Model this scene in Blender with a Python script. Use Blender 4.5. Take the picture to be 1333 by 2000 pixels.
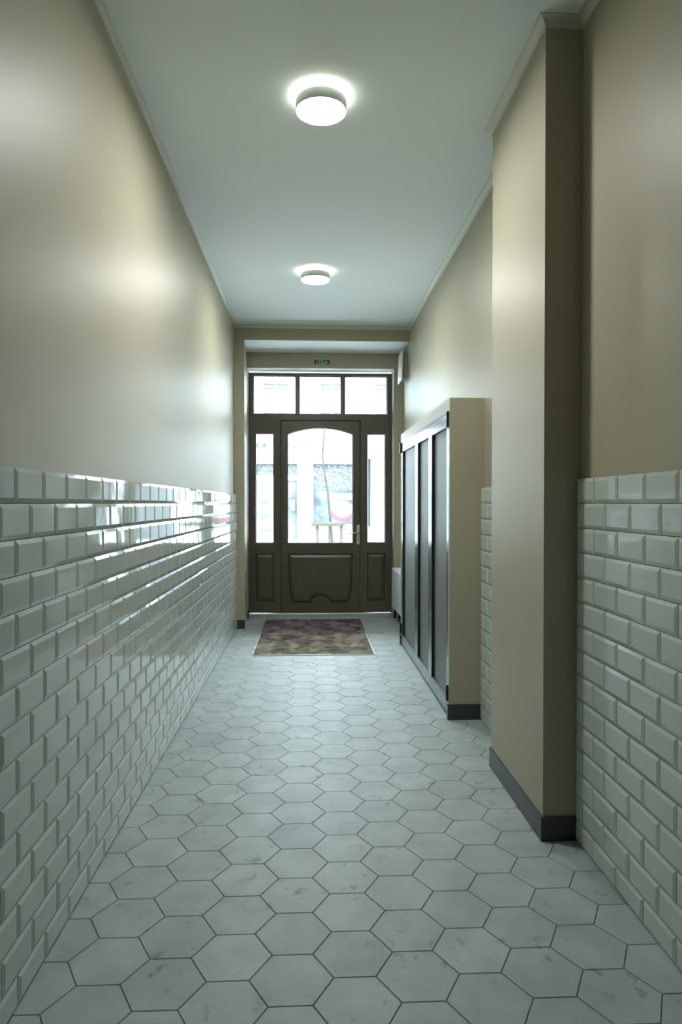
import bpy, bmesh, math, random
from mathutils import Vector, Matrix, Euler
from mathutils.geometry import tessellate_polygon
random.seed(7)
for o in list(bpy.data.objects): bpy.data.objects.remove(o)
S = bpy.context.scene
C = S.collection
R = math.radians

# ------------------------------------------------------------------ camera
cam_d = bpy.data.cameras.new('camera'); cam = bpy.data.objects.new('camera', cam_d); C.objects.link(cam)
cam_d.sensor_fit = 'VERTICAL'; cam_d.sensor_height = 36.0; cam_d.lens = 36.0 * 1330 / 2000
cam.location = (0, 0, 1.41)
cam.rotation_euler = (R(90 - 0.73), 0, R(-2.6))
cam_d.clip_start = 0.05; cam_d.clip_end = 300
S.camera = cam
# ------------------------------------------------------------------ world / exposure
SKY = 24.5
LAMP_DOWN = 185.0
LAMP_UP = 19.0
DAY = (0.79, 0.925, 1.0)
LAMPC = (0.98, 1.0, 0.945)
w = bpy.data.worlds.new('overcast_sky'); S.world = w; w.use_nodes = True
nt = w.node_tree; nt.nodes.clear()
wo = nt.nodes.new('ShaderNodeOutputWorld'); bg = nt.nodes.new('ShaderNodeBackground')
tc = nt.nodes.new('ShaderNodeTexCoord'); sx = nt.nodes.new('ShaderNodeSeparateXYZ')
rmp = nt.nodes.new('ShaderNodeValToRGB')
nt.links.new(tc.outputs['Generated'], sx.inputs[0]); nt.links.new(sx.outputs['Z'], rmp.inputs[0])
rmp.color_ramp.elements[0].color = (DAY[0]*.9, DAY[1]*.92, DAY[2]*.93, 1); rmp.color_ramp.elements[0].position = 0
rmp.color_ramp.elements[1].color = (*DAY, 1); rmp.color_ramp.elements[1].position = .6
nt.links.new(rmp.outputs[0], bg.inputs[0]); bg.inputs[1].default_value = SKY
nt.links.new(bg.outputs[0], wo.inputs[0])
S.view_settings.view_transform = 'Standard'
try: S.view_settings.look = 'None'
except Exception: pass
S.view_settings.gamma = 1.0; S.view_settings.use_curve_mapping = False
S.view_settings.exposure = 0.3

# sampling portal in the door opening (gives off no light of its own)
pl = bpy.data.lights.new('daylight_portal', 'AREA'); pl.shape = 'RECTANGLE'; pl.size = 1.8; pl.size_y = 3.0
pl.cycles.is_portal = True
po = bpy.data.objects.new('daylight_portal', pl); C.objects.link(po)
po.location = (.13, 8.72, 1.55); po.rotation_euler = (R(-90), 0, 0)

# ------------------------------------------------------------------ materials
def mat(name, col, rough=.5, metal=0.0, spec=.5, coat=0.0, noise=0.0, nscale=4.0, bump=0.0, bscale=60.0, emit=None, es=0.0, vcol=False):
    m = bpy.data.materials.new(name); m.use_nodes = True
    n = m.node_tree.nodes; l = m.node_tree.links; b = n['Principled BSDF']
    b.inputs['Roughness'].default_value = rough; b.inputs['Metallic'].default_value = metal
    b.inputs['Specular IOR Level'].default_value = spec
    b.inputs['Coat Weight'].default_value = coat; b.inputs['Coat Roughness'].default_value = .05
    b.inputs['Base Color'].default_value = (*col, 1)
    t = n.new('ShaderNodeTexCoord')
    if noise > 0:
        nz = n.new('ShaderNodeTexNoise'); nz.inputs['Scale'].default_value = nscale; nz.inputs['Detail'].default_value = 5
        l.new(t.outputs['Object'], nz.inputs['Vector'])
        mp = n.new('ShaderNodeMapRange'); mp.inputs[1].default_value = .3; mp.inputs[2].default_value = .7
        mp.inputs[3].default_value = 1 - noise; mp.inputs[4].default_value = 1 + noise
        l.new(nz.outputs[0], mp.inputs[0])
        mx = n.new('ShaderNodeVectorMath'); mx.operation = 'SCALE'; mx.inputs[0].default_value = col
        l.new(mp.outputs[0], mx.inputs['Scale']); l.new(mx.outputs[0], b.inputs['Base Color'])
    if bump > 0:
        nb = n.new('ShaderNodeTexNoise'); nb.inputs['Scale'].default_value = bscale; nb.inputs['Detail'].default_value = 3
        l.new(t.outputs['Object'], nb.inputs['Vector'])
        bp = n.new('ShaderNodeBump'); bp.inputs['Strength'].default_value = bump; bp.inputs['Distance'].default_value = .002
        l.new(nb.outputs[0], bp.inputs['Height']); l.new(bp.outputs[0], b.inputs['Normal'])
    if emit:
        b.inputs['Emission Color'].default_value = (*emit, 1); b.inputs['Emission Strength'].default_value = es
    return m

M = {}
M['paint'] = mat('satin_taupe_wall_paint', (.405, .378, .283), .45, spec=.22, noise=.02, nscale=2, bump=.08, bscale=120)
M['ceil'] = mat('matt_ceiling_paint', (.80, .86, .88), .75, spec=.3, bump=.05, bscale=90)
M['cove'] = mat('cream_cove_paint', (.58, .59, .52), .6)
M['base'] = mat('black_ceramic_baseboard', (.035, .042, .045), .3, noise=.15, nscale=9)
M['grout'] = mat('grey_grout', (.16, .165, .15), .8)
M['fgrout'] = mat('dark_floor_grout', (.055, .068, .062), .8)
M['wood'] = mat('dark_brown_door_paint', (.080, .073, .052), .36, spec=.5, noise=.12, nscale=6, bump=.12, bscale=40)
M['reveal'] = mat('white_reveal_paint', (.62, .63, .61), .6)
M['steel'] = mat('grey_powder_coated_frame', (.14, .15, .15), .24, spec=.6, bump=.02, bscale=30)
M['panel'] = mat('dark_grey_door_panel', (.17, .19, .185), .5, spec=.3, bump=.02, bscale=20)
M['black'] = mat('black_hinge_and_gap_shade', (.012, .012, .012), .35)  # hinge and seal black, also stands in for shade in gaps
M['rad'] = mat('white_radiator_enamel', (.74, .76, .78), .3)
M['box'] = mat('white_plastic', (.72, .72, .68), .4)
M['alu'] = mat('brushed_aluminium', (.62, .64, .60), .32, metal=.9)
M['brass'] = mat('pale_brass', (.66, .68, .44), .38, metal=.55)
M['lever'] = mat('satin_steel', (.5, .5, .46), .3, metal=.9)
M['lamp_body'] = mat('white_lamp_housing', (.62, .66, .62), .45)
M['lamp_down'] = mat('lamp_diffuser', (.9, .9, .9), .5, emit=LAMPC, es=LAMP_DOWN)
M['lamp_up'] = mat('lamp_backlight', (.9, .9, .9), .5, emit=(1, .96, .80), es=LAMP_UP)
M['green'] = mat('exit_sign_green', (.008, .09, .045), .5)
M['signwhite'] = mat('exit_sign_lettering', (.42, .60, .44), .5)
M['facade'] = mat('white_render_facade', (.60, .61, .62), .8, noise=.03, nscale=1)
M['facade2'] = mat('white_window_paint', (.45, .47, .49), .6)
M['shopglass'] = mat('shop_window_glass', (.060, .068, .076), .3, spec=.12, noise=.5, nscale=2.2)
M['upglass'] = mat('upper_window_glass', (.078, .083, .088), .3, spec=.1, noise=.2, nscale=2)
M['letter'] = mat('white_sign_letters', (.60, .62, .64), .5)
M['lettershadow'] = mat('grey_counter_shade_and_bars', (.055, .06, .065), .6, spec=.1)  # painted shade in the letter counters, also plain grey bars and lines
M['bark'] = mat('grey_brown_bark', (.030, .029, .028), .9, spec=.1, noise=.3, nscale=25)
M['stake'] = mat('pale_pine_stake', (.045, .044, .034), .8, spec=.1, noise=.15, nscale=12)
M['asphalt'] = mat('street_asphalt', (.20, .205, .21), .85, noise=.1, nscale=8)
M['paving'] = mat('pale_pavement', (.62, .62, .61), .85, noise=.08, nscale=3)
M['pink'] = mat('pink_window_sticker', (.115, .035, .05), .7, spec=.1)
M['poster'] = mat('white_window_sticker', (.76, .76, .77), .5)
M['darkint'] = mat('dark_shop_interior', (.05, .055, .06), .8)
M['beige'] = mat('beige_lampshade', (.17, .14, .115), .8)

# glossy bevelled wall tile
def tile_mat():
    m = bpy.data.materials.new('white_glazed_bevel_tile'); m.use_nodes = True
    n = m.node_tree.nodes; l = m.node_tree.links; b = n['Principled BSDF']
    at = n.new('ShaderNodeAttribute'); at.attribute_name = 'tone'; at.attribute_type = 'GEOMETRY'
    mx = n.new('ShaderNodeVectorMath'); mx.operation = 'SCALE'; mx.inputs[0].default_value = (.55, .61, .58)
    l.new(at.outputs['Fac'], mx.inputs['Scale']); l.new(mx.outputs[0], b.inputs['Base Color'])
    b.inputs['Roughness'].default_value = .06; b.inputs['Specular IOR Level'].default_value = .55
    t = n.new('ShaderNodeTexCoord'); nz = n.new('ShaderNodeTexNoise'); nz.inputs['Scale'].default_value = 9; nz.inputs['Detail'].default_value = 1
    l.new(t.outputs['Object'], nz.inputs['Vector'])
    bp = n.new('ShaderNodeBump'); bp.inputs['Strength'].default_value = .22; bp.inputs['Distance'].default_value = .004
    l.new(nz.outputs[0], bp.inputs['Height']); l.new(bp.outputs[0], b.inputs['Normal'])
    return m
M['tile'] = tile_mat()

# cement hexagon floor tile with scuffs and stains
def floor_mat():
    m = bpy.data.materials.new('grey_hexagon_cement_tile'); m.use_nodes = True
    n = m.node_tree.nodes; l = m.node_tree.links; b = n['Principled BSDF']
    at = n.new('ShaderNodeAttribute'); at.attribute_name = 'tone'; at.attribute_type = 'GEOMETRY'
    t = n.new('ShaderNodeTexCoord')
    def noise(scale, detail, lo, hi, a, c, rough=.55, sc=None):
        z = n.new('ShaderNodeTexNoise'); z.inputs['Scale'].default_value = scale; z.inputs['Detail'].default_value = detail; z.inputs['Roughness'].default_value = rough
        if sc:
            mpn = n.new('ShaderNodeMapping'); mpn.inputs['Scale'].default_value = sc; l.new(t.outputs['Object'], mpn.inputs[0]); l.new(mpn.outputs[0], z.inputs['Vector'])
        else: l.new(t.outputs['Object'], z.inputs['Vector'])
        r = n.new('ShaderNodeMapRange'); r.inputs[1].default_value = lo; r.inputs[2].default_value = hi; r.inputs[3].default_value = a; r.inputs[4].default_value = c
        l.new(z.outputs[0], r.inputs[0]); return r.outputs[0]
    def mul(a, c):
        x = n.new('ShaderNodeMath'); x.operation = 'MULTIPLY'
        for i, v in enumerate((a, c)):
            if isinstance(v, (int, float)): x.inputs[i].default_value = v
            else: l.new(v, x.inputs[i])
        return x.outputs[0]
    cloud = noise(6, 7, .3, .7, .84, 1.10)
    fine = noise(60, 4, .3, .7, .97, 1.03)
    spots = noise(16, 5, .585, .70, 1.0, .52, .6, (1, .8, 1))
    dirt = noise(2.6, 3, .42, .58, 0.0, 1.0)
    # stains only where dirt patches are: 1 + dirt*(spots-1)
    sb = n.new('ShaderNodeMath'); sb.operation = 'SUBTRACT'; l.new(spots, sb.inputs[0]); sb.inputs[1].default_value = 1
    st = n.new('ShaderNodeMath'); st.operation = 'MULTIPLY_ADD'; l.new(sb.outputs[0], st.inputs[0]); l.new(dirt, st.inputs[1]); st.inputs[2].default_value = 1
    f = mul(mul(mul(at.outputs['Fac'], cloud), fine), st.outputs[0])
    mx = n.new('ShaderNodeVectorMath'); mx.operation = 'SCALE'; mx.inputs[0].default_value = (.335, .385, .378)
    l.new(f, mx.inputs['Scale']); l.new(mx.outputs[0], b.inputs['Base Color'])
    b.inputs['Roughness'].default_value = .51; b.inputs['Specular IOR Level'].default_value = .36
    bp = n.new('ShaderNodeBump'); bp.inputs['Strength'].default_value = .08; bp.inputs['Distance'].default_value = .002
    l.new(cloud, bp.inputs['Height']); l.new(bp.outputs[0], b.inputs['Normal'])
    return m
M['hex'] = floor_mat()

def mat_mat():
    m = bpy.data.materials.new('dirty_grey_carpet_mat'); m.use_nodes = True
    n = m.node_tree.nodes; l = m.node_tree.links; b = n['Principled BSDF']
    t = n.new('ShaderNodeTexCoord')
    mpn = n.new('ShaderNodeMapping'); mpn.inputs['Scale'].default_value = (1, .75, 1); l.new(t.outputs['Object'], mpn.inputs[0])
    z = n.new('ShaderNodeTexNoise'); z.inputs['Scale'].default_value = 6; z.inputs['Detail'].default_value = 8; z.inputs['Roughness'].default_value = .62; z.inputs['Distortion'].default_value = .6
    l.new(mpn.outputs[0], z.inputs['Vector'])
    r = n.new('ShaderNodeValToRGB'); e = r.color_ramp.elements
    e[0].position = .36; e[0].color = (.05, .043, .04, 1); e[1].position = .66; e[1].color = (.32, .285, .26, 1)
    x = e.new(.5); x.color = (.16, .138, .13, 1)
    l.new(z.outputs[0], r.inputs[0])
    # dried mud towards the hallway end, sky reflection painted purple at the door end
    sp = n.new('ShaderNodeSeparateXYZ'); l.new(t.outputs['Object'], sp.inputs[0])
    mr = n.new('ShaderNodeMapRange'); mr.inputs[1].default_value = -.5; mr.inputs[2].default_value = .9; l.new(sp.outputs['Y'], mr.inputs[0])
    mc = n.new('ShaderNodeMix'); mc.data_type = 'RGBA'; mc.blend_type = 'MULTIPLY'; mc.inputs[0].default_value = 1
    cr = n.new('ShaderNodeValToRGB'); cr.color_ramp.elements[0].color = (1, .98, .78, 1); cr.color_ramp.elements[1].color = (.86, .76, 1, 1)
    l.new(mr.outputs[0], cr.inputs[0]); l.new(r.outputs[0], mc.inputs[6]); l.new(cr.outputs[0], mc.inputs[7])
    l.new(mc.outputs[2], b.inputs['Base Color'])
    b.inputs['Roughness'].default_value = .95; b.inputs['Specular IOR Level'].default_value = .1
    nb = n.new('ShaderNodeTexNoise'); nb.inputs['Scale'].default_value = 180; l.new(t.outputs['Object'], nb.inputs['Vector'])
    bp = n.new('ShaderNodeBump'); bp.inputs['Strength'].default_value = .6; bp.inputs['Distance'].default_value = .004
    l.new(nb.outputs[0], bp.inputs['Height']); l.new(bp.outputs[0], b.inputs['Normal'])
    return m
M['mat'] = mat_mat()

def glass_mat():
    m = bpy.data.materials.new('clear_window_glass'); m.use_nodes = True
    n = m.node_tree.nodes; l = m.node_tree.links; n.clear()
    o = n.new('ShaderNodeOutputMaterial'); tr = n.new('ShaderNodeBsdfTransparent'); g = n.new('ShaderNodeBsdfGlossy'); mx = n.new('ShaderNodeMixShader')
    fr = n.new('ShaderNodeFresnel'); fr.inputs[0].default_value = 1.45
    tr.inputs[0].default_value = (.95, .97, .97, 1); g.inputs['Roughness'].default_value = .02
    l.new(fr.outputs[0], mx.inputs[0]); l.new(tr.outputs[0], mx.inputs[1]); l.new(g.outputs[0], mx.inputs[2]); l.new(mx.outputs[0], o.inputs[0])
    return m
M['glass'] = glass_mat()

def lace_mat():
    # leafy frosted film on the upper shop panes
    m = bpy.data.materials.new('leaf_pattern_window_film'); m.use_nodes = True
    n = m.node_tree.nodes; l = m.node_tree.links; b = n['Principled BSDF']
    t = n.new('ShaderNodeTexCoord'); v = n.new('ShaderNodeTexVoronoi'); v.inputs['Scale'].default_value = 16; v.feature = 'F1'
    z = n.new('ShaderNodeTexNoise'); z.inputs['Scale'].default_value = 9
    ad = n.new('ShaderNodeMixRGB'); ad.blend_type = 'ADD'; ad.inputs[0].default_value = .35
    l.new(t.outputs['Object'], ad.inputs[1]); l.new(z.outputs[1], ad.inputs[2]); l.new(ad.outputs[0], v.inputs['Vector'])
    r = n.new('ShaderNodeValToRGB'); r.color_ramp.elements[0].position = .38; r.color_ramp.elements[0].color = (.095, .103, .11, 1)
    r.color_ramp.elements[1].position = .52; r.color_ramp.elements[1].color = (.018, .023, .027, 1)
    l.new(v.outputs['Distance'], r.inputs[0]); l.new(r.outputs[0], b.inputs['Base Color'])
    b.inputs['Roughness'].default_value = .7
    return m
M['lace'] = lace_mat()

# ------------------------------------------------------------------ helpers
def link(name, me, m=None, parent=None):
    o = bpy.data.objects.new(name, me); C.objects.link(o)
    if m is not None:
        for x in (m if isinstance(m, (list, tuple)) else [m]): me.materials.append(x)
    if parent is not None: o.parent = parent; o.matrix_parent_inverse = Matrix.Translation(-parent_world(parent))
    return o
def parent_world(p):
    v = Vector(p.location)
    q = p.parent
    return v if q is None else v   # children are built with identity transforms
def thing(name, label, cat, loc, group=None):
    o = bpy.data.objects.new(name, None); C.objects.link(o); o.location = loc; o.empty_display_size = .1
    o['label'] = label; o['category'] = cat
    if group: o['group'] = group
    return o
def tag(o, label, cat, group=None):
    o['label'] = label; o['category'] = cat
    if group: o['group'] = group
    return o
def struct(o, label=None, cat=None):
    o['kind'] = 'structure'
    if label: o['label'] = label
    if cat: o['category'] = cat
    return o
def addbox(bm, x0, x1, y0, y1, z0, z1):
    vs = [bm.verts.new(p) for p in ((x0,y0,z0),(x1,y0,z0),(x1,y1,z0),(x0,y1,z0),(x0,y0,z1),(x1,y0,z1),(x1,y1,z1),(x0,y1,z1))]
    fs = []
    for f in ((0,3,2,1),(4,5,6,7),(0,1,5,4),(1,2,6,5),(2,3,7,6),(3,0,4,7)): fs.append(bm.faces.new([vs[i] for i in f]))
    return fs
def finish(bm, name, m, parent=None, bevel=0, seg=2, smooth=False):
    if bevel > 0:
        bmesh.ops.bevel(bm, geom=bm.edges[:], offset=bevel, segments=seg, affect='EDGES', profile=.5)
    me = bpy.data.meshes.new(name); bm.to_mesh(me); bm.free()
    if smooth:
        for p in me.polygons: p.use_smooth = True
    return link(name, me, m, parent)
def box(name, x0, x1, y0, y1, z0, z1, m, parent=None, bevel=0, seg=2):
    bm = bmesh.new(); addbox(bm, x0, x1, y0, y1, z0, z1)
    return finish(bm, name, m, parent, bevel, seg)
def boxes(name, L, m, parent=None, bevel=0):
    bm = bmesh.new()
    for b in L: addbox(bm, *b)
    return finish(bm, name, m, parent, bevel)
def prism(name, pts, z0, z1, m, parent=None):
    bm = bmesh.new()
    a = [bm.verts.new((x, y, z0)) for x, y in pts]; b = [bm.verts.new((x, y, z1)) for x, y in pts]
    bm.faces.new(a[::-1]); bm.faces.new(b)
    for i in range(len(pts)):
        j = (i + 1) % len(pts); bm.faces.new((a[i], a[j], b[j], b[i]))
    bmesh.ops.recalc_face_normals(bm, faces=bm.faces[:])
    return finish(bm, name, m, parent)
def curve_mesh(cu):
    o = bpy.data.objects.new('tmp', cu); C.objects.link(o)
    dg = bpy.context.evaluated_depsgraph_get(); dg.update()
    me = bpy.data.meshes.new_from_object(o.evaluated_get(dg)); bpy.data.objects.remove(o)
    return me
def plate(name, loops, y0, y1, m, parent=None, bevel=0.0, facing='y'):
    """flat board in the XZ plane between y0 and y1, first loop outer, others are holes"""
    cu = bpy.data.curves.new(name, 'CURVE'); cu.dimensions = '2D'; cu.fill_mode = 'BOTH'
    for lp in loops:
        sp = cu.splines.new('POLY'); sp.points.add(len(lp) - 1); sp.use_cyclic_u = True
        for p, (x, z) in zip(sp.points, lp): p.co = (x, z, 0, 1)
    h = (y1 - y0) / 2
    cu.extrude = max(h - bevel, 0.0005); cu.bevel_depth = bevel; cu.bevel_resolution = 2 if bevel else 0
    if bevel: cu.offset = -bevel
    me = curve_mesh(cu)
    mid = (y0 + y1) / 2
    for v in me.vertices:
        x, z, d = v.co; v.co = (x, mid - d, z)
    return link(name, me, m, parent)
def rect(x0, x1, z0, z1): return [(x0, z0), (x1, z0), (x1, z1), (x0, z1)]
def tube_mesh(bm, pts, rads, n=10):
    rings = []
    for i, (p, r) in enumerate(zip(pts, rads)):
        p = Vector(p); a = Vector(pts[max(i - 1, 0)]); b = Vector(pts[min(i + 1, len(pts) - 1)])
        d = (b - a).normalized(); u = d.orthogonal().normalized() if abs(d.z) > .9 else d.cross(Vector((0, 0, 1))).normalized()
        if abs(d.z) > .9: u = (Vector((1, 0, 0)) - d * d.x).normalized()
        v = d.cross(u)
        rings.append([bm.verts.new(p + (u * math.cos(t) + v * math.sin(t)) * r) for t in [2 * math.pi * k / n for k in range(n)]])
    for a, b in zip(rings, rings[1:]):
        for k in range(n): bm.faces.new((a[k], a[(k + 1) % n], b[(k + 1) % n], b[k]))
    bm.faces.new(rings[0][::-1]); bm.faces.new(rings[-1])
    bmesh.ops.recalc_face_normals(bm, faces=bm.faces[:])
def tube(name, pts, rads, m, parent=None, n=10):
    bm = bmesh.new(); tube_mesh(bm, pts, rads, n)
    return finish(bm, name, m, parent, smooth=True)
def lathe(name, prof, cx, cy, m, parent=None, n=64):
    bm = bmesh.new(); rings = []
    for r, z in prof:
        if r < 1e-6: rings.append([bm.verts.new((cx, cy, z))])
        else: rings.append([bm.verts.new((cx + r * math.cos(2*math.pi*k/n), cy + r * math.sin(2*math.pi*k/n), z)) for k in range(n)])
    for a, b in zip(rings, rings[1:]):
        for k in range(n):
            j = (k + 1) % n
            if len(a) == 1 and len(b) == 1: continue
            if len(a) == 1: bm.faces.new((a[0], b[k], b[j]))
            elif len(b) == 1: bm.faces.new((a[k], a[j], b[0]))
            else: bm.faces.new((a[k], a[j], b[j], b[k]))
    bmesh.ops.recalc_face_normals(bm, faces=bm.faces[:])
    o = finish(bm, name, m, parent)
    for p in o.data.polygons: p.use_smooth = len(p.vertices) == 4 and abs(p.normal.z) < .3
    return o
def text(name, body, x, y, z, size, m, parent=None, extrude=.004, ax='CENTER', sx=1.0, offset=0.0):
    cu = bpy.data.curves.new(name, 'FONT'); cu.body = body; cu.size = size; cu.extrude = extrude
    cu.align_x = ax; cu.align_y = 'CENTER'; cu.offset = offset
    me = curve_mesh(cu)
    for v in me.vertices:
        a, b, d = v.co; v.co = (x + a * sx, y - d, z + b)
    return link(name, me, m, parent)

# ================================================================== STRUCTURE
XL, XR, ZC = -.845, 1.130, 3.405         # plaster planes and ceiling height
YR, YE, YB, YD = -1.0, 7.68, 8.30, 8.50  # rear, lintel front, inner door wall, door frame

# ---- floor: hexagon tiles, grout bed
def make_floor():
    bm = bmesh.new(); lay = bm.faces.layers.float.new('tone')
    sp = .1257; colp = 1.5 * sp; rowp = math.sqrt(3) * sp; s = .1242
    c0 = (-.0557, 2.4405)
    for i in range(-6, 8):
        for j in range(-26, 31):
            cx = c0[0] + colp * i; cy = c0[1] + rowp * j + (rowp / 2 if i % 2 else 0)
            if cy < YR - .15 or cy > YD + .15: continue
            tone = random.gauss(1, .035)
            top = [bm.verts.new((cx + (s - .0016) * math.cos(R(60 * k)), cy + (s - .0016) * math.sin(R(60 * k)), 0)) for k in range(6)]
            bot = [bm.verts.new((cx + s * math.cos(R(60 * k)), cy + s * math.sin(R(60 * k)), -.0016)) for k in range(6)]
            low = [bm.verts.new((cx + s * math.cos(R(60 * k)), cy + s * math.sin(R(60 * k)), -.008)) for k in range(6)]
            fs = [bm.faces.new(top)]
            for k in range(6):
                q = (k + 1) % 6
                fs.append(bm.faces.new((bot[k], bot[q], top[q], top[k]))); fs.append(bm.faces.new((low[k], low[q], bot[q], bot[k])))
            for f in fs: f[lay] = tone
    for co, no in (((XL - .0, 0, 0), (-1, 0, 0)), ((XR + .0, 0, 0), (1, 0, 0)), ((0, YR, 0), (0, -1, 0)), ((0, YD + .02, 0), (0, 1, 0))):
        bmesh.ops.bisect_plane(bm, geom=bm.verts[:] + bm.edges[:] + bm.faces[:], plane_co=co, plane_no=no, clear_outer=True)
    me = bpy.data.meshes.new('floor'); bm.to_mesh(me); bm.free()
    f = link('floor', me, M['hex'])
    struct(f)
    g = box('grout_bed', XL, XR, YR, YD + .02, -.12, -.0022, M['fgrout'], f)
make_floor()
struct(box('ceiling', XL - .3, XR + .3, YR - .2, YB + .6, ZC, ZC + .2, M['ceil']))
struct(box('wall_left', XL - .25, XL, YR, YB + .6, -.12, ZC, M['paint']))
struct(box('wall_right', XR, XR + .25, YR, YB + .6, -.12, ZC, M['paint']))
struct(box('wall_rear_unseen', XL - .25, XR + .25, YR - .2, YR, -.12, ZC, M['wood']))  # unseen wall, set close and dark to cut bounced light
# left stub of the recess, splayed side
struct(prism('wall_stub', [(XL, YE), (-.735, YE), (-.765, YB), (XL, YB)], 0, 3.237, M['paint']))
# lintel beam: painted front, ceiling-white soffit
def lintel():
    bm = bmesh.new(); fs = addbox(bm, XL, XR, YE, YB, 3.237, ZC)
    fs[0].material_index = 1
    me = bpy.data.meshes.new('wall_lintel'); bm.to_mesh(me); bm.free()
    struct(link('wall_lintel', me, [M['paint'], M['ceil']]))
lintel()
# end wall with the door opening, white reveals
OX0, OX1, OZ = -.760, 1.022, 3.050
def endwall():
    o = plate('wall_far', [[(XL, 0), (OX0, 0), (OX0, OZ), (OX1, OZ), (OX1, 0), (XR, 0), (XR, 3.237), (XL, 3.237)]], YB, YB + .012, M['paint'])
    struct(o)
    p = plate('reveal', [[(XL, 0), (OX0, 0), (OX0, OZ), (OX1, OZ), (OX1, 0), (XR, 0), (XR, 3.237), (XL, 3.237)]], YB + .012, YB + .58, M['reveal'], o)
endwall()

# ---- bevelled tile cladding
def cladding(name, side, xwall, proud, y0, y1, ph_a, ph_b, pitch, parent_struct, steps=None):
    """side=+1: tiles face +X (left wall), -1: tiles face -X. rows from 1.511 down."""
    bm = bmesh.new(); lay = bm.faces.layers.float.new('tone')
    L, Hh, J, BV = pitch, .1016, .0024, .0135
    rows = 15
    for r in range(rows):
        zt = 1.5115 - r * Hh; zb = max(zt - Hh, 0.002)
        if zt - zb < .02: continue
        ph = ph_a if r % 2 == 0 else ph_b
        k0 = math.floor((y0 - ph) / L) - 1
        k = k0
        while True:
            a = ph + k * L; b = a + L; k += 1
            if b <= y0: continue
            if a >= y1: break
            a = max(a, y0); b = min(b, y1)
            segs = [(a, b)]
            for (a, b) in segs:
                if b - a < .012: continue
                off = steps(0.5 * (a + b)) if steps else 0
                xo = xwall + side * (proud - .009 + off)
                bv = min(BV, (b - a) * .3); tb = min(BV, (zt - zb) * .3)
                tx, ty = random.gauss(0, .0016), random.gauss(0, .0024)
                yc, zc = (a + b) / 2, (zt + zb) / 2
                def P(y, z, h):
                    h2 = h + (y - yc) * ty + (z - zc) * tx
                    return bm.verts.new((xo + side * h2, y, z))
                g = J / 2
                A = [(a+g, zb+g), (b-g, zb+g), (b-g, zt-g), (a+g, zt-g)]
                B = [(a+g+bv, zb+g+tb), (b-g-bv, zb+g+tb), (b-g-bv, zt-g-tb), (a+g+bv, zt-g-tb)]
                lo = [bm.verts.new((xwall + side * .002, y, z)) for y, z in A]
                mi = [P(y, z, .0045) for y, z in A]; hi = [P(y, z, .009) for y, z in B]
                tone = random.gauss(1, .018); fs = [bm.faces.new(hi)]
                for q in range(4):
                    w_ = (q + 1) % 4
                    fs.append(bm.faces.new((lo[q], lo[w_], mi[w_], mi[q]))); fs.append(bm.faces.new((mi[q], mi[w_], hi[w_], hi[q])))
                for f in fs: f[lay] = tone
    bmesh.ops.recalc_face_normals(bm, faces=bm.faces[:])
    me = bpy.data.meshes.new(name); bm.to_mesh(me); bm.free()
    o = link(name, me, M['tile'])
    x0, x1 = sorted((xwall, xwall + side * (proud - .0095)))
    gb = bmesh.new()
    if steps:
        addbox(gb, x0, x1, y0, 5.1, 0, 1.511); addbox(gb, x0, x1 - .004, 5.1, y1, 0, 1.511)
    else: addbox(gb, x0, x1, y0, y1, 0, 1.511)
    finish(gb, 'grout', M['grout'], o)
    struct(o)
    return o
cladding('trim_1', 1, XL, .030, YR, YE, 1.928, 2.027, .1977, None, steps=lambda y: -.004 if y > 5.1 else 0)
cladding('trim_2', -1, XR, .022, YR, 2.79, 2.6195 - .2045, 2.7225, .2045, None)
cladding('trim_3', -1, XR, .022, 3.605, 4.384, 3.70, 3.802, .2045, None)

# ---- pier and its baseboard
PX, PY0, PY1 = .972, 2.79, 3.605
struct(box('wall_pier', PX, XR, PY0, PY1, 0, ZC, M['paint']))
def baseboard(name, L):
    o = boxes(name, L, M['base']); struct(o); return o
baseboard('baseboard_pier', [(PX - .011, PX, PY0 - .0, PY0 + .178, 0, .1), (PX - .011, PX, PY0 + .18, PY0 + .49, 0, .1), (PX - .011, PX, PY0 + .492, PY1 + .0, 0, .1),
          (PX - .011, XR - .022, PY0 - .011, PY0, 0, .1)])
baseboard('baseboard_left', [(XL, -.735, YE - .011, YE, 0, .1), (OX0, OX0 + .012, YB - .012, YD - .002, 0, .1)])
baseboard('baseboard_right', [(XR - .012, XR, 6.78, YB, 0, .1), (OX1, XR - .012, YB - .012, YB, 0, .1)])

# ---- cove moulding
def cove(name, segs, Rr=.038):
    """quarter-round coves; each (a, b, normal into room, mitre at a, mitre at b): +1 outer corner, -1 inner corner, 0 square"""
    bm = bmesh.new()
    for (a, b, n_, ea, eb) in segs:
        a = Vector((*a, 0)); b = Vector((*b, 0)); nrm = Vector((*n_, 0)); d = (b - a).normalized()
        prof = [(0, 0), (0, -Rr), (.004, -Rr)] + [(.004 + (Rr - .004) * (1 - math.cos(math.pi / 2 * k / 6)), -Rr + (Rr - .003) * math.sin(math.pi / 2 * k / 6)) for k in range(1, 7)] + [(Rr, 0)]
        ra = [bm.verts.new(a - d * (u * ea) + nrm * u + Vector((0, 0, ZC + v))) for u, v in prof]
        rb = [bm.verts.new(b + d * (u * eb) + nrm * u + Vector((0, 0, ZC + v))) for u, v in prof]
        for i in range(len(prof)):
            j = (i + 1) % len(prof); bm.faces.new((ra[i], ra[j], rb[j], rb[i]))
        bm.faces.new(ra); bm.faces.new(rb[::-1])
    bmesh.ops.recalc_face_normals(bm, faces=bm.faces[:])
    o = finish(bm, name, M['cove']); struct(o)
cove('trim_4', [((XL, YR), (XL, YE), (1, 0), 0, -1)], .026)
cove('trim_5', [((XL, YE), (XR, YE), (0, -1), -1, -1)])
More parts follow.
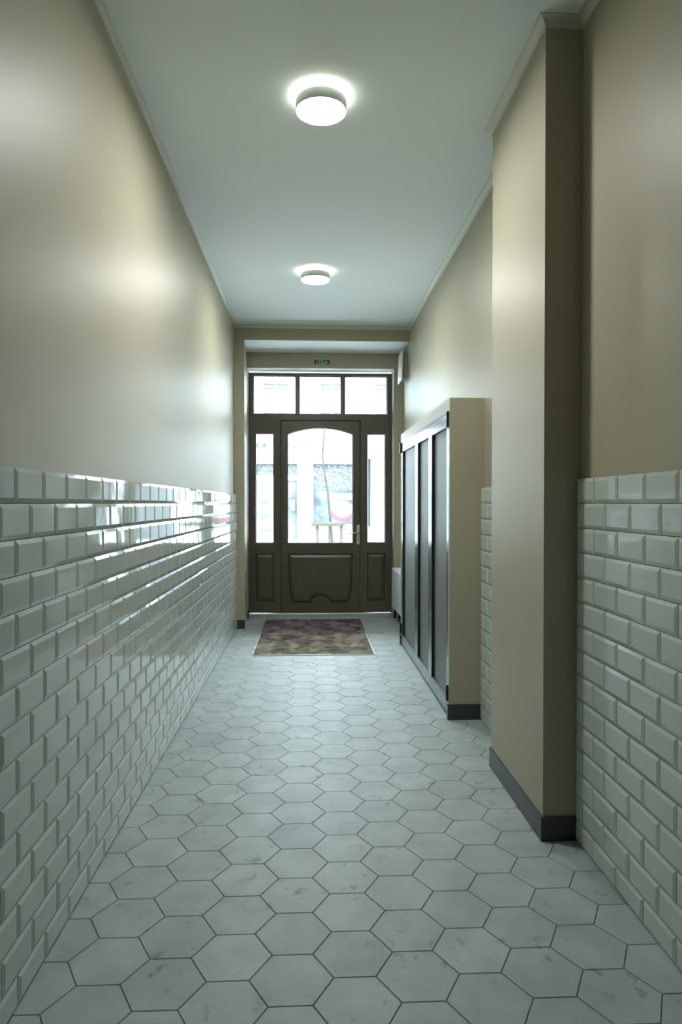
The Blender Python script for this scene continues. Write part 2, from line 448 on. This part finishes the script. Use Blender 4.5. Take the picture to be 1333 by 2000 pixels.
cove('trim_6', [((XR, PY1), (XR, YE), (-1, 0), -1, -1)])
cove('trim_7', [((PX, PY0), (PX, PY1), (-1, 0), 1, 1), ((PX, PY0), (XR, PY0), (0, -1), 1, -1), ((PX, PY1), (XR, PY1), (0, 1), 1, -1)])
cove('trim_8', [((XR, YR), (XR, PY0), (-1, 0), 0, -1)])

# ================================================================== ENTRANCE DOOR
door = bpy.data.objects.new('door_1', None); C.objects.link(door); door.location = (.13, YD, 0)
struct(door, 'dark brown panelled entrance door with arched glass, side lights and transom', 'door')
FY0, FY1 = YD, YD + .075
arc = []
gx0, gx1, gz0, gz1, gzt = -.281, .536, .914, 2.272, 2.350
cxm = (gx0 + gx1) / 2; hw = (gx1 - gx0) / 2; sag = gzt - gz1; rad_ = (hw*hw + sag*sag) / (2*sag)
for k in range(17):
    x = gx1 - (gx1 - gx0) * k / 16
    arc.append((x, gzt - rad_ + math.sqrt(rad_**2 - (x - cxm)**2)))
glass_loop = [(gx0, gz0), (gx1, gz0)] + arc
def inset(loop, d):
    n = len(loop); out = []
    for i in range(n):
        p0, p1, p2 = Vector(loop[i-1]), Vector(loop[i]), Vector(loop[(i+1) % n])
        a = (p1 - p0).normalized(); b = (p2 - p1).normalized()
        na, nb = Vector((-a.y, a.x)), Vector((-b.y, b.x)); m_ = (na + nb)
        m_.normalize(); c = max(m_.dot(na), .4)
        q = p1 + m_ * (d / c); out.append((q.x, q.y))
    return out
LX0, LX1, LZ0, LZ1 = -.360, .622, .052, 2.437
# door frame with openings
tr = [(-.703, -.178), (-.134, .389), (.434, .966)]
SLl, SLr = (-.679, -.453), (.716, .942)
PLl, PLr = (-.676, -.455), (.719, .939)
frame_holes = [rect(a, b, 2.523, 2.997) for a, b in tr] + [rect(LX0 - .006, LX1 + .006, LZ0 - .004, LZ1 + .006),
     rect(*SLl, .914, 2.277), rect(*SLr, .918, 2.280), rect(*PLl, .190, .780), rect(*PLr, .190, .780)]
plate('door_frame', [rect(OX0, OX1, .045, 3.032)] + frame_holes, FY0, FY1, M['wood'], door, bevel=.006)
# rebate strips behind frame openings (stops carrying glass)
def ring(name, loop, d, y0, y1, m, parent, bevel=.003):
    return plate(name, [loop, inset(loop, d)], y0, y1, m, parent, bevel)
for a, b in tr:
    ring('glazing_bead', rect(a - .01, b + .01, 2.513, 3.007), .018, FY0 + .028, FY1 - .01, M['wood'], door)
    box('transom_pane', a, b, FY0 + .045, FY0 + .051, 2.523, 2.997, M['glass'], door)
for (a, b) in (SLl, SLr):
    ring('glazing_bead', rect(a - .01, b + .01, .906, 2.288), .018, FY0 + .028, FY1 - .01, M['wood'], door)
    box('sidelight_pane', a, b, FY0 + .045, FY0 + .051, .916, 2.278, M['glass'], door)
def bevelpanel(name, loop, w_, yb, yf, m, parent, mid_=None, inn=None):
    """raised and fielded panel: rim at yb, sloping border of width w_, flat field at yf"""
    bm = bmesh.new(); inn = inn or inset(loop, w_); mid_ = mid_ or inset(loop, w_ * .12)
    A = [bm.verts.new((x, yb, z)) for x, z in loop]; A2 = [bm.verts.new((x, yb + .014, z)) for x, z in loop]
    Mi = [bm.verts.new((x, yb - .004, z)) for x, z in mid_]
    B = [bm.verts.new((x, yf, z)) for x, z in inn]
    n = len(loop)
    for i in range(n):
        j = (i + 1) % n
        for p, q in ((A2, A), (A, Mi), (Mi, B)): bm.faces.new((p[i], p[j], q[j], q[i]))
    bmesh.ops.recalc_face_normals(bm, faces=bm.faces[:])
    for tri in tessellate_polygon([[Vector((x, z, 0)) for x, z in inn]]):
        f = bm.faces.new([B[i] for i in tri]); f.normal_update()
        if f.normal.y > 0: f.normal_flip()
    for f in bm.faces:
        f.normal_update()
        if f.normal.y > .01: f.normal_flip()
    return finish(bm, name, m, parent)
for (a, b) in (PLl, PLr):
    bevelpanel('sidelight_panel', rect(a + .004, b - .004, .194, .776), .042, FY0 + .020, FY0 + .004, M['wood'], door)
    box('panel_backing', a - .004, b + .004, FY0 + .034, FY0 + .05, .186, .784, M['wood'], door)
# leaf
def qb(p, c, q, n=6):
    return [((1-t)**2*p[0] + 2*t*(1-t)*c[0] + t*t*q[0], (1-t)**2*p[1] + 2*t*(1-t)*c[1] + t*t*q[1]) for t in [k / n for k in range(n + 1)]]
def panel_loop(d):
    """outline of the shaped lower panel, drawn in by d"""
    x0, x1, z0, z1 = -.268 + d, .530 - d, .168 + d, .776 - d
    bc, bw, bh = .128, .122 + .5 * d, .082
    L = qb((x0 + .004, .46), (x0 + .008, .27), (x0 + .055, z0))
    for k in range(13):
        t = k / 12
        L.append((bc - bw * math.cos(t * math.pi), z0 + bh * math.sin(t * math.pi)))
    L += qb((x1 - .055, z0), (x1 - .008, .27), (x1 - .004, .46)) + [(x1, .60), (x1, z1), (x0, z1), (x0, .60)]
    return L
loop = panel_loop(0)
leaf = plate('door_leaf', [rect(LX0, LX1, LZ0, LZ1), glass_loop, loop], FY0 - .004, FY1 - .012, M['wood'], door, bevel=.006)
ring('glazing_bead', inset(glass_loop, -.010), .017, FY0 + .026, FY1 - .022, M['wood'], leaf)
plate('glass_pane', [inset(glass_loop, -.004)], FY0 + .040, FY0 + .046, M['glass'], leaf)
bevelpanel('raised_panel', panel_loop(.006), .040, FY0 + .018, FY0 + .001, M['wood'], leaf, panel_loop(.011), panel_loop(.042))
plate('panel_backing', [panel_loop(-.005)], FY0 + .034, FY0 + .05, M['wood'], leaf)
# rebate stop added behind the leaf edge to block light leaking in
plate('rebate_stop', [rect(LX0 - .03, LX1 + .03, LZ0 - .005, LZ1 + .03), rect(LX0 + .02, LX1 - .02, LZ0 + .02, LZ1 - .02)], FY1 - .010, FY1 + .012, M['wood'], door)
box('threshold', OX0, OX1, YD - .045, YD + .08, 0, .040, M['alu'], door, bevel=.004)
# lever handle on a long brass plate
hp = box('handle_plate', .5815, .6195, FY0 - .0155, FY0 - .0045, .898, 1.142, M['brass'], leaf, bevel=.004)
hp['label'] = 'long pale brass handle plate'
box('handle_plate_inlay', .5905, .6105, FY0 - .0175, FY0 - .0152, .945, 1.020, mat('worn_brass', (.36, .42, .26), .4, metal=.5), hp)
tube('lever_handle', [(.600, FY0 - .014, 1.044), (.600, FY0 - .050, 1.044), (.588, FY0 - .058, 1.044), (.545, FY0 - .058, 1.041), (.478, FY0 - .056, 1.038)], [.010, .009, .009, .0075, .006], M['lever'], hp, 12)
lathe_key = box('lock_cylinder', .594, .607, FY0 - .021, FY0 - .015, .965, .990, M['lever'], hp, bevel=.003)

# ================================================================== EXIT SIGN
sg = thing('exit_sign', 'small green emergency exit sign reading IZEJA on the wall above the entrance door', 'sign', (.144, YB - .004, 3.125))
box('sign_plate', .046, .243, YB - .004, YB - .0005, 3.092, 3.158, M['green'], sg, bevel=.0008)
ring('sign_border', rect(.046, .243, 3.092, 3.158), .004, YB - .0055, YB - .0038, M['signwhite'], sg, 0)
t_ = text('sign_lettering', 'IZEJA', .146, YB - .0055, 3.122, .060, M['signwhite'], sg, .001, offset=.0012, sx=1.06)

# ================================================================== ELECTRICAL BOX
eb = thing('junction_box', 'small white cover on a beige wall box high on the right beside the entrance', 'electrical box', (XR, 8.0, 3.02))
box('box_body', 1.078, XR - .0005, 7.90, 8.12, 2.872, 3.172, mat('beige_painted_metal', (.46, .43, .33), .5), eb, bevel=.003)
bm = bmesh.new(); addbox(bm, 1.050, 1.064, 7.82, 8.14, 2.830, 3.175)
for v in bm.verts:
    if v.co.z > 3 and v.co.y > 8: v.co.z -= .0
    if v.co.z > 3: v.co.x += .008
finish(bm, 'cover', M['box'], eb, .003)
boxes('cover_gap_shade', [(1.062, 1.079, 7.902, 8.11, 2.875, 3.165)], M['black'], eb)  # black block paints the shaded gap behind the cover
box('indicator', 1.044, 1.050, 8.05, 8.075, 3.03, 3.05, M['box'], eb)

# ================================================================== RADIATOR
ra = thing('radiator', 'white panel radiator on the right wall between the cupboard and the entrance door', 'radiator', (1.06, 7.5, .165))
bm = bmesh.new(); addbox(bm, .990, 1.092, 6.98, 8.19, .165, .628)
finish(bm, 'radiator_body', M['rad'], ra, .006)
boxes('top_grille', [(.996, 1.088, 6.99, 8.18, .628, .634)] + [(1.0, 1.084, 7.0 + .05 * k, 7.012 + .05 * k, .634, .637) for k in range(24)], M['rad'], ra)
for y_ in (7.2, 7.95): box('bracket', 1.092, XR - .001, y_, y_ + .04, .2, .6, M['rad'], ra)
tube('pipe', [(1.05, 8.14, .18), (1.05, 8.14, .0)], [.009, .009], M['rad'], ra)

# ================================================================== UTILITY CUPBOARD
CX, CY0, CY1, CZ = .905, 4.385, 6.76, 2.095
cu = thing('utility_cupboard', 'tall plastered cupboard with three dark panelled grey metal doors against the right wall', 'cupboard', (1.0, 5.57, 0))
def housing():
    # hollow front: opening DY0..DY1
    D0, D1, Z0, Z1 = 4.415, 6.722, .012, 2.018
    X1 = XR - .0008
    L = [(CX, X1, CY0, D0, 0, CZ), (CX, X1, D1, CY1, 0, CZ), (CX, X1, D0, D1, Z1, CZ), (X1 - .03, X1, D0, D1, Z0, Z1)]
    boxes('housing', L, M['paint'], cu)
housing()
boxes('plinth', [(CX, XR - .022, CY0 - .011, CY0, 0, .1), (CX - .012, CX, CY0 - .011, 4.412, 0, .1)], M['base'], cu)
box('plinth', CX - .012, CX, 6.726, CY1, 0, .1, M['base'], cu)
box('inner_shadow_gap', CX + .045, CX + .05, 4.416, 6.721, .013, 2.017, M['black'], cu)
def cup_door(y0, y1, hinge_y):
    z0, z1 = .028, 2.000; sw = .068; top = .082; bot = .085; F = CX + .001
    d = boxes('cupboard_door', [(F, F + .032, y0, y0 + sw, z0, z1), (F, F + .032, y1 - sw, y1, z0, z1),
               (F + .0002, F + .0318, y0 + sw, y1 - sw, z1 - top, z1), (F + .0002, F + .0318, y0 + sw, y1 - sw, z0, z0 + bot)], M['steel'], cu)
    box('door_panel', F + .022, F + .026, y0 + sw - .002, y1 - sw + .002, z0 + bot - .002, z1 - top + .002, M['panel'], d)
    i = .004   # dark seal profile inside the frame
    boxes('panel_seal', [(F + .002, F + .022, y0 + sw, y0 + sw + i, z0 + bot, z1 - top), (F + .002, F + .022, y1 - sw - i, y1 - sw, z0 + bot, z1 - top),
                         (F + .002, F + .022, y0 + sw + i, y1 - sw - i, z1 - top - i, z1 - top), (F + .012, F + .022, y0 + sw + i, y1 - sw - i, z0 + bot, z0 + bot + .002)], M['black'], d)
    if hinge_y is not None:
        for hz in (.115, 1.905):
            box('hinge', CX - .016, CX + .004, hinge_y - .012, hinge_y + .012, hz, hz + .105, M['black'], d, bevel=.003)
    return d
cup_door(4.418, 5.108, 4.420)
box('kick_gap_shade', CX + .003, CX + .03, 4.416, 6.721, .0005, .027, M['black'], cu)  # black strip paints the shaded gap under the doors
box('top_gap_shade', CX - .001, CX + .03, 4.416, 6.721, 2.001, 2.0175, M['black'], cu)  # black strip stands in for shade in the gap above the doors
cup_door(5.112, 5.768, None)
cup_door(5.776, 6.700, 6.716)

# ================================================================== DOORMAT
mt = thing('doormat', 'dirty grey brown carpet doormat in a thin metal frame before the entrance door', 'doormat', (.033, 7.27, 0))
bm = bmesh.new(); addbox(bm, -.562, .562, -.960, .960, 0, .0065)
top = [f for f in bm.faces if f.normal.z > .5 or all(v.co.z > .004 for v in f.verts)]
bmesh.ops.subdivide_edges(bm, edges=bm.edges[:], cuts=30, use_grid_fill=True)
for v in bm.verts:
    if v.co.z > .006 and abs(v.co.x) < .56 and abs(v.co.y) < .955: v.co.z += random.uniform(-.001, .0012)
me = bpy.data.meshes.new('carpet'); bm.to_mesh(me); bm.free()
cp = bpy.data.objects.new('carpet', me); C.objects.link(cp); me.materials.append(M['mat']); cp.parent = mt
fr = boxes('metal_edge', [(-.572, -.562, -.970, .970, 0, .0075), (.562, .572, -.970, .970, 0, .0075), (-.562, .562, -.970, -.960, 0, .0075), (-.562, .562, .960, .970, 0, .0075)], M['alu'])
fr.parent = mt

# ================================================================== CEILING LIGHTS
def ceiling_light(x, y, label):
    t = thing('ceiling_light', label, 'ceiling light', (x, y, ZC), 'round surface ceiling lights')
    RL = .124; zb = ZC - .078; zt = ZC - .026
    def P(name, prof, m):
        o = lathe(name, prof, 0, 0, m); o.parent = t
        for v in o.data.vertices: v.co.z -= ZC
        return o
    P('housing', [(RL, zb + .003), (RL, zt - .003), (RL - .002, zt), (RL - .010, zt), (RL - .010, zt - .004), (RL - .004, zt - .006), (RL - .004, zb + .003), (RL - .002, zb), (RL, zb + .003)], M['lamp_body'])
    P('diffuser', [(0, zb + .0035), (RL - .016, zb + .0035), (RL - .0045, zb + .006)], M['lamp_down'])
    P('backlight', [(RL - .011, zt - .003), (.092, zt - .001)], M['lamp_up'])
    P('mounting_base', [(.084, ZC - .001), (.084, zt - .02), (0, zt - .02)], M['lamp_body'])
    return t
ceiling_light(.055, 3.36, 'lit round white ceiling light nearer the camera, larger in view')
ceiling_light(.047, 5.88, 'lit round white ceiling light nearer the entrance door, smaller in view')

# ================================================================== OUTSIDE
GZ = -.06
struct(box('pavement', -14, 14, 8.9, 13.2, GZ - .2, GZ, M['paving']))
struct(box('street', -14, 14, 13.2, 18.0, GZ - .3, GZ - .1, M['asphalt']))
struct(box('pavement_far', -14, 14, 18.0, 20.0, GZ - .2, GZ, M['paving']))
FYY = 20.0
bd = thing('shop_building', 'white rendered shop building with wide shop windows across the street', 'building', (0, FYY, GZ))
upper = []
for (a, b) in ((-4.35, -3.55), (-2.9, -2.1), (-1.40, -.62), (.26, 1.04), (1.91, 2.70), (3.4, 4.2), (4.9, 5.7)): upper.append((a, b, 3.85, 5.75))
shops = [(-4.6, -2.2, .30, 2.72), (-1.63, -.33, .30, 2.72), (.04, 1.36, .74, 2.72), (1.70, 1.79, .72, 2.72), (2.14, 3.5, .30, 2.72), (4.0, 6.2, .5, 2.72)]
plate('front_wall', [rect(-12, 12, GZ, 8.2)] + [rect(a, b, c, d) for a, b, c, d in upper + shops], FYY, FYY + .3, M['facade'], bd)
box('building_core', -12, 12, FYY + .5, FYY + 3, GZ, 8.2, M['facade'], bd)
boxes('cornice', [(-12, 12, FYY - .12, FYY, 3.42, 3.52)], M['facade2'], bd, .02)
for (a, b, c, d) in upper:
    win = ring('window', rect(a, b, c, d), .05, FYY + .10, FYY + .16, M['facade2'], bd)
    boxes('glazing_bar', [(a + .05, b - .05, FYY + .11, FYY + .15, 4.80, 4.845), (a + .05, b - .05, FYY + .11, FYY + .15, 4.93, 4.96), ((a + b) / 2 - .03, (a + b) / 2 + .03, FYY + .105, FYY + .155, c + .05, d - .05)], M['facade2'], win)
    box('pane', a + .05, b - .05, FYY + .16, FYY + .17, c + .05, d - .05, M['upglass'], win)
    box('transom_dark_rail', a + .04, b - .04, FYY + .09, FYY + .108, 4.845, 4.875, M['lettershadow'], win)  # thin dark grey strip above the lower glazing bar
for i, (a, b, c, d) in enumerate(shops):
    if b - a < .3:
        box('downpipe_recess', a, b, FYY + .2, FYY + .25, c, d, M['lettershadow'], bd); continue
    f = ring('shop_window', rect(a, b, c, d), .055, FYY + .05, FYY + .12, M['facade2'], bd)
    box('pane', a + .05, b - .05, FYY + .2, FYY + .21, c + .05, d - .05, M['shopglass'], f)
    box('header_board', a + .02, b - .02, FYY + .02, FYY + .05, 2.56, 2.715, M['facade2'], f)
    boxes('header_line', [(a, b, FYY + .0, FYY + .03, 2.700, 2.725)], M['lettershadow'], f)
    if i in (1, 2, 4):
        lo = 2.24 if i == 1 else 1.80
        box('leaf_film', a + .06, b - .06, FYY + .18, FYY + .195, lo, 2.55, M['lace'], f)
# shop door in the left bay
sd = box('shop_door', -1.56, -1.05, FYY + .13, FYY + .19, .30, 2.10, M['facade2'], bd)
box('door_glass', -1.50, -1.16, FYY + .115, FYY + .13, .55, 1.92, M['shopglass'], sd)
boxes('door_header', [(-1.60, -.36, FYY + .12, FYY + .15, 2.08, 2.24)], M['facade2'], sd)
for z_ in (.60, 1.02, 1.44): box('door_bar', -1.50, -1.18, FYY + .10, FYY + .115, z_, z_ + .05, M['lettershadow'], sd)
box('warm_lampshade', -1.46, -1.22, FYY + .105, FYY + .113, 1.50, 1.72, M['beige'], sd)  # flat beige rectangle on the door glass
box('window_notice', -.57, -.45, FYY + .17, FYY + .19, 1.20, 1.50, M['poster'], bd)
# letters of the shop sign
ss = thing('shop_sign', 'white raised COFFEE lettering on the shop facade across the street', 'sign', (-.85, FYY, 3.08))
for ch, x in zip('COFFEE', (-1.58, -1.32, -1.02, -.76, -.46, -.20)):
    L_ = text('letter', ch, x, FYY - .035, 3.07, .335, M['letter'], ss, .03, offset=.020)
    box('counter_shadow', x - .07, x + .075, FYY - .010, FYY - .007, 2.985, 3.16, M['lettershadow'], L_)  # grey plate paints the shade inside the letter counters
box('letter_backing_board', -1.75, -.05, FYY - .006, FYY - .001, 2.90, 3.24, M['facade2'], ss)  # light grey board behind the letters
# round sticker and lettering on the right-hand window
bm = bmesh.new()
def disc(bm, cx, cz, rx, rz, y, n=40):
    a = [bm.verts.new((cx + rx * math.cos(2*math.pi*k/n), y, cz + rz * math.sin(2*math.pi*k/n))) for k in range(n)]
    b = [bm.verts.new((cx + rx * math.cos(2*math.pi*k/n), y + .004, cz + rz * math.sin(2*math.pi*k/n))) for k in range(n)]
    bm.faces.new(a[::-1]); bm.faces.new(b)
    for k in range(n): j = (k+1) % n; bm.faces.new((a[k], a[j], b[j], b[k]))
disc(bm, .96, 1.16, .345, .30, FYY + .186)
bmesh.ops.recalc_face_normals(bm, faces=bm.faces[:])
stk = finish(bm, 'window_sticker', M['pink'], bd); stk['label'] = 'round pink and white window sticker'
bm = bmesh.new(); disc(bm, .97, 1.235, .31, .235, FYY + .180); bmesh.ops.recalc_face_normals(bm, faces=bm.faces[:])
finish(bm, 'white_face', M['poster'], stk)
bm = bmesh.new()
random.seed(3)
wt = box('window_lettering_board', .58, 1.28, FYY + .183, FYY + .19, 1.52, 1.70, M['poster'], bd)
# illegible in the photograph: letter-like strokes only
for row, (z0, z1, n_) in enumerate(((1.86, 1.97, 6), (1.72, 1.82, 8))):
    bm = bmesh.new(); x = .66
    for k in range(n_):
        ww = .42 / n_
        addbox(bm, x, x + .018, FYY + .176, FYY + .182, z0, z1 + (.03 if k % 3 == 0 else 0))
        if k % 2: addbox(bm, x + .02, x + ww * .75, FYY + .176, FYY + .182, z1 - .022, z1)
        else: addbox(bm, x + .02, x + ww * .75, FYY + .176, FYY + .182, z0, z0 + .022)
        x += ww * 1.05
    finish(bm, 'text_line', M['darkint'], wt)
# sapling
tp = [(.41, 12, .0), (.405, 12, .60), (.35, 12, 1.17), (.31, 12, 1.62), (.25, 12, 1.98), (.215, 12, 2.25), (.25, 12, 2.61), (.255, 12, 2.85), (.25, 12, 3.0)]
tr_ = thing('young_tree', 'thin bare sapling growing on the pavement outside the entrance door', 'tree', (.41, 12, GZ))
tp[0] = (.41, 12, GZ)
tube('trunk', tp, [.025, .024, .021, .019, .017, .016, .014, .011, .007], M['bark'], tr_, 8)
for pts in ([(.215, 12, 2.25), (.10, 12.03, 2.36), (-.05, 12.05, 2.46), (-.22, 12.05, 2.75)], [(.22, 12, 2.28), (.28, 11.98, 2.5), (.36, 11.95, 2.58), (.44, 11.9, 2.78)],
            [(.26, 12, 2.00), (.20, 12.02, 2.12), (.12, 12.05, 2.35)], [(.31, 12, 1.62), (.24, 12, 1.75), (.18, 12.02, 1.82)], [(.25, 12, 2.61), (.16, 12, 2.75), (.10, 12.02, 3.0)]):
    tube('branch', pts, [.006] + [.004] * (len(pts) - 2) + [.002], M['bark'], tr_, 6)
gd = thing('tree_guard', 'pale wooden stake guard with crossbar around the thin sapling', 'tree guard', (.3, 12, GZ))
for px, py in ((.13, 12.0), (.355, 12.22), (.555, 12.0)):
    tube('post', [(px, py, GZ), (px - .005, py, 1.04)], [.032, .030], M['stake'], gd, 12)
for y_ in (11.955,):
    tube('crossbar', [(.02, y_, 1.045), (.615, y_, 1.05)], [.040, .038], M['stake'], gd, 12)
tube('crossbar', [(.05, 12.05, 1.045), (.36, 12.26, 1.05)], [.03, .03], M['stake'], gd, 10)
tube('crossbar', [(.36, 12.26, 1.045), (.60, 12.05, 1.05)], [.03, .03], M['stake'], gd, 10)
